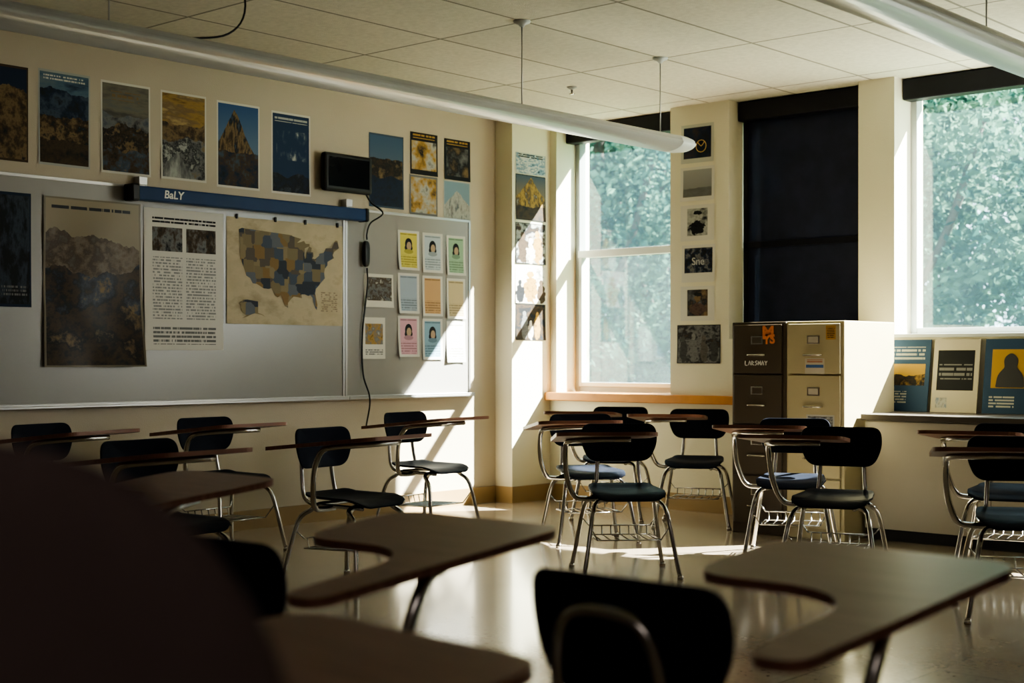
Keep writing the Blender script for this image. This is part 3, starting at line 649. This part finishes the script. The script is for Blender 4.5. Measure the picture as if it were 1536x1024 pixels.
# ======================= TABLET ARM DESKS =======================
def make_desk():
    e = empty('tablet_arm_desk')
    SL, YR, ZB = .10, -.24, .700      # tablet slopes up away from the sitter
    zb = lambda y: ZB+SL*(y-YR)-.0135
    ol = round_poly([(.375, -.28, .045), (.42, .45, .075), (-.11, .47, .10), (-.11, .13, .09), (.17, .13, .07), (.275, .05, .08), (.275, -.28, .045)], 8)
    slab('desktop', ol, ZB, ZB+.019, M['desk'], e, .005, SL, YR)
    bo = round_poly([(-.170, .592, .055), (.170, .592, .055), (.215, .70, .045), (.205, .80, .050), (-.205, .80, .050), (-.215, .70, .045)], 7)
    shell('backrest', bo, lambda x, z: (x, -.222+.95*x*x-(z-.56)*.14, z), .010, M['navy'], e, 8, 0)
    so = round_poly([(-.175, -.20, .06), (.175, -.20, .06), (.205, .12, .08), (.175, .215, .06), (-.175, .215, .06), (-.205, .12, .08)], 7)
    def sz(x, y):
        z = .437+.45*x*x
        if y < -.08: z += (y+.08)**2*1.8
        if y > .10: z -= (y-.10)**2*2.2
        return (x, y, z)
    shell('seat', so, sz, .010, M['navy'], e, 8, 0)
    r = .0125
    for sx in (-1, 1):
        for (fy, ty) in ((.24, .12), (-.27, -.13)):
            v, f = tube_data([(sx*.255, fy, .012), (sx*.235, fy*.86+ty*.14, .12), (sx*.20, fy*.5+ty*.5, .33), (sx*.175, ty, .392), (sx*.12, ty, .413), (sx*.02, ty, .413), (0, ty, .413)], r, 10, 5)
            n = len(v); v2, f2 = tube_data([(sx*.256, fy, 0), (sx*.256, fy, .022)], .017, 10, 1)
            mesh('leg', v+v2, f+[tuple(i+n for i in q) for q in f2], M['steel'], e, True)
    arc = [(.125, .17, .413-.006), (.125, 0, .410), (.125, -.16, .412), (.124, -.225, .445), (.118, -.246, .52), (.108, -.262, .65), (.085, -.272, .72), (.04, -.279, .745)]
    tubes('back_frame', [arc+[(-x, y, z) for x, y, z in arc[::-1]]], .011, M['steel'], e)
    tubes('desk_support', [[(.11, -.03, .402), (.20, -.03, .402), (.272, -.02, .42), (.315, .01, .52), (.328, .035, .63), (.328, .08, zb(.08)-.014), (.318, .15, zb(.15)), (.26, .26, zb(.26)), (.16, .31, zb(.31)), (.02, .32, zb(.32))]], .0145, M['steel'], e)
    w = []
    for k in range(7):
        x = -.15+.05*k; w.append([(x, .14, .20), (x, -.17, .19), (x, -.185, .24)])
    fr = [(.17, .15, .20), (.17, -.185, .19), (-.17, -.185, .19), (-.17, .15, .20)]
    w += [[fr[0], fr[1]], [fr[1], fr[2]], [fr[2], fr[3]], [fr[3], fr[0]], [(-.17, -.185, .24), (.17, -.185, .24)]]
    w += [[(.17, .15, .20), (.212, .19, .28)], [(-.17, .15, .20), (-.212, .19, .28)], [(.17, -.185, .24), (.205, -.21, .28)], [(-.17, -.185, .24), (-.205, -.21, .28)]]
    tubes('book_rack', w, .004, M['steel'], e, 6, 1)
    return e
proto = make_desk(); kids = list(proto.children)
G1, G2, G3 = 'desks facing the middle beside the board wall', 'desks in rows below the windows', 'desks facing the windows'
base_l = 'tablet-arm desk, navy seat, steel legs, brown top'
desks = [
 (-4.81, 6.29, (.72, -.69), G2), (-3.70, 6.77, (.34, -.94), G2), (-2.66, 6.50, (.50, -.865), G2), (-4.42, 7.52, (.44, -.90), G2), (-3.16, 7.72, (.27, -.96), G2),
 (-5.80, 7.18, (.80, -.60), G2), (-6.42, 8.42, (.41, -.91), G2), (-5.72, 8.42, (.46, -.89), G2),
 (-1.46, 1.92, (0, 1), G3), (-2.42, 1.78, (-.05, 1), G3), (-3.91, 2.17, (-.02, 1), G3), (-1.567, .70, (0, 1), G3),
 (-6.90, 6.66, (.99, .06), G1), (-7.20, 5.25, (.99, .03), G1), (-7.18, 4.14, (.97, .2), G1), (-5.48, 3.64, (.99, 0.06), G1), (-5.70, 4.90, (.97, .12), G1)]
labs = {0: 'in a row', 3: 'near filing cabinets', 4: 'near worktop', 6: 'below window sill', 7: 'beside filing cabinet', 12: 'in sunlight'}
for i, (bx, by, fv, g) in enumerate(desks):
    f = Vector(fv).normalized(); ox, oy = bx+.22*f.x, by+.22*f.y
    rz = math.atan2(-f.x, f.y)
    if i == 0: e = proto
    else:
        e = proto.copy(); C.objects.link(e)
        for k in kids:
            c = k.copy(); C.objects.link(c); c.parent = e
    e.location = (ox, oy, 0); e.rotation_euler = (0, 0, rz)
    tail = labs.get(i)
    tag(e, ('navy and brown tablet-arm desk '+tail) if tail else base_l, 'school desk', g)

# near upholstered office chair, turned to the viewer
def office_chair(loc, rz):
    e = tag(empty('office_chair', loc, rz), 'dark upholstered office chair with high rounded back', 'chair')
    superell('backrest', (0, -.20, .785), (.27, .055, .330), .82, M['darkup'], e)
    superell('seat', (0, .06, .47), (.25, .25, .05), .45, M['darkup'], e)
    tubes('back_support', [[(0, -.05, .42), (0, -.22, .44), (0, -.27, .55), (0, -.262, .8)]], .02, M['blackp'], e)
    lathe('gas_lift', [(.05, .42), (.05, .40), (.022, .39), (.022, .2), (.032, .2), (.032, .07)], (0, 0, 0), M['blackp'], e)
    for k in range(5):
        a = 2*math.pi*k/5+.3
        tubes('base_arm', [[(0, 0, .10), (.14*math.cos(a), .14*math.sin(a), .10), (.28*math.cos(a), .28*math.sin(a), .075)]], .018, M['blackp'], e)
        c = Vector((.28*math.cos(a), .28*math.sin(a), 0))
        t = Vector((-math.sin(a), math.cos(a), 0))*.022
        tubes('caster', [[c-t+Vector((0, 0, .027)), c+t+Vector((0, 0, .027))]], .027, M['blackp'], e, 16, 1)
    return e
office_chair((-.80, .32, 0), math.radians(-131.7))

# ======================= OUTSIDE =======================
struct(boxes('ground', [(-45, 20, 9.4, 50, -.6, -.5)], M['grass']), 'grass outside')
def crown(seed, n, H=7.0, Rr=1.5):
    rnd = random.Random(seed); V = []; F = []
    cl = [(rnd.uniform(-Rr, Rr), rnd.uniform(-1.2, 1.2), rnd.uniform(.4, H), rnd.uniform(.35, .85)) for _ in range(80)]
    for i in range(n):
        c = rnd.choice(cl); d = Vector((rnd.gauss(0, 1), rnd.gauss(0, 1), rnd.gauss(0, 1))).normalized()*c[3]*rnd.uniform(.6, 1.05)
        p = Vector(c[:3])+d
        a = Vector((rnd.gauss(0, 1), rnd.gauss(0, 1), rnd.gauss(0, .5)-.5)).normalized(); b = a.orthogonal().normalized()
        b = Matrix.Rotation(rnd.uniform(0, 6.28), 3, a) @ b
        L = rnd.uniform(.035, .085); W = L*.6; k = len(V)
        V += [p-a*L, p+b*W, p+a*L, p-b*W]; F.append((k, k+1, k+2, k+3))
    me = bpy.data.meshes.new('foliage'); me.from_pydata([tuple(v) for v in V], [], F); me.materials.append(M['leaf']); return me
cm = [crown(1, 22000), crown(2, 22000), crown(5, 22000)]
k = 0
for row, (yy, x, xe) in enumerate([(15.8, -17.2, 2), (20.4, -24, 0), (25.2, -28, 0), (30, -34, 0)]):
    while x < xe:
        t = empty('tree', (x, yy+random.uniform(-.2, .2), -.5), random.choice([0, math.pi]))
        tag(t, 'leafy green tree outside the classroom windows', 'tree', 'trees outside the windows')
        tubes('trunk', [([(0, 0, 0), (.05, 0, 1.5), (-.05, .05, 3.2), (.05, 0, 5.2)], .10), ([(0, 0, 2.2), (.5, .1, 3.2), (.9, .1, 4.4)], .05), ([(-.02, 0, 2.8), (-.6, -.1, 3.8), (-1., 0, 5)], .045)], .1, M['bark'], t, 8, 4)
        fo = bpy.data.objects.new('foliage', cm[k % 3]); C.objects.link(fo); fo.parent = t; fo['kind'] = 'stuff'
        k += 1; x += 4.75

# ======================= LIGHT / WORLD / CAMERA =======================
sd = bpy.data.lights.new('sun', 'SUN'); sd.energy = 100; sd.angle = .012; sd.color = (1, .95, .87)
so = bpy.data.objects.new('sun', sd); C.objects.link(so); so.location = (5, 20, 15)
so.rotation_euler = Vector((-.7, -1, -1.1)).to_track_quat('-Z', 'Y').to_euler()
# fill lamps added at out-of-view window openings to boost the daylight
for x, sx_, sy_, z_, en in ((-3.28, .6, 1.5, 2.15, 20), (-1.65, 1.3, .6, 1.64, 26)):
    ad = bpy.data.lights.new('window_fill', 'AREA'); ad.shape = 'RECTANGLE'; ad.size = sx_; ad.size_y = sy_; ad.energy = en; ad.color = (1, .95, .87); ad.spread = math.radians(140)
    ao = bpy.data.objects.new('window_fill', ad); C.objects.link(ao); ao.location = (x, 9.12, z_)
    ao.rotation_euler = Vector((-1, -.75, .12)).to_track_quat('-Z', 'Y').to_euler()
# unseen fill lamp added behind the camera to lift foreground darks
ld = bpy.data.lights.new('rear_fill', 'AREA'); ld.shape = 'RECTANGLE'; ld.size = 2.4; ld.size_y = 1.2; ld.energy = 17; ld.color = (1, .88, .82)
lo = bpy.data.objects.new('rear_fill', ld); C.objects.link(lo); lo.location = (.6, -1.0, 2.95); lo.rotation_euler = (math.radians(25), 0, math.radians(40))
w = bpy.data.worlds.new('sky'); bpy.context.scene.world = w; w.use_nodes = True
bg = w.node_tree.nodes['Background']; bg.inputs[0].default_value = (.72, .89, 1, 1); bg.inputs[1].default_value = 6.0
cd = bpy.data.cameras.new('camera'); cam = bpy.data.objects.new('camera', cd); C.objects.link(cam)
cam.location = (0, 0, HC); cam.rotation_euler = (math.radians(90), 0, math.atan2(S, K))
cd.lens = 50; cd.sensor_width = 36; cd.shift_y = 23/1536
cd.dof.use_dof = True; cd.dof.focus_distance = 8.0; cd.dof.aperture_fstop = 2.6
cd.clip_end = 200
bpy.context.scene.camera = cam
vs = bpy.context.scene.view_settings
vs.look = 'AgX - Medium High Contrast'
vs.exposure = 0.34
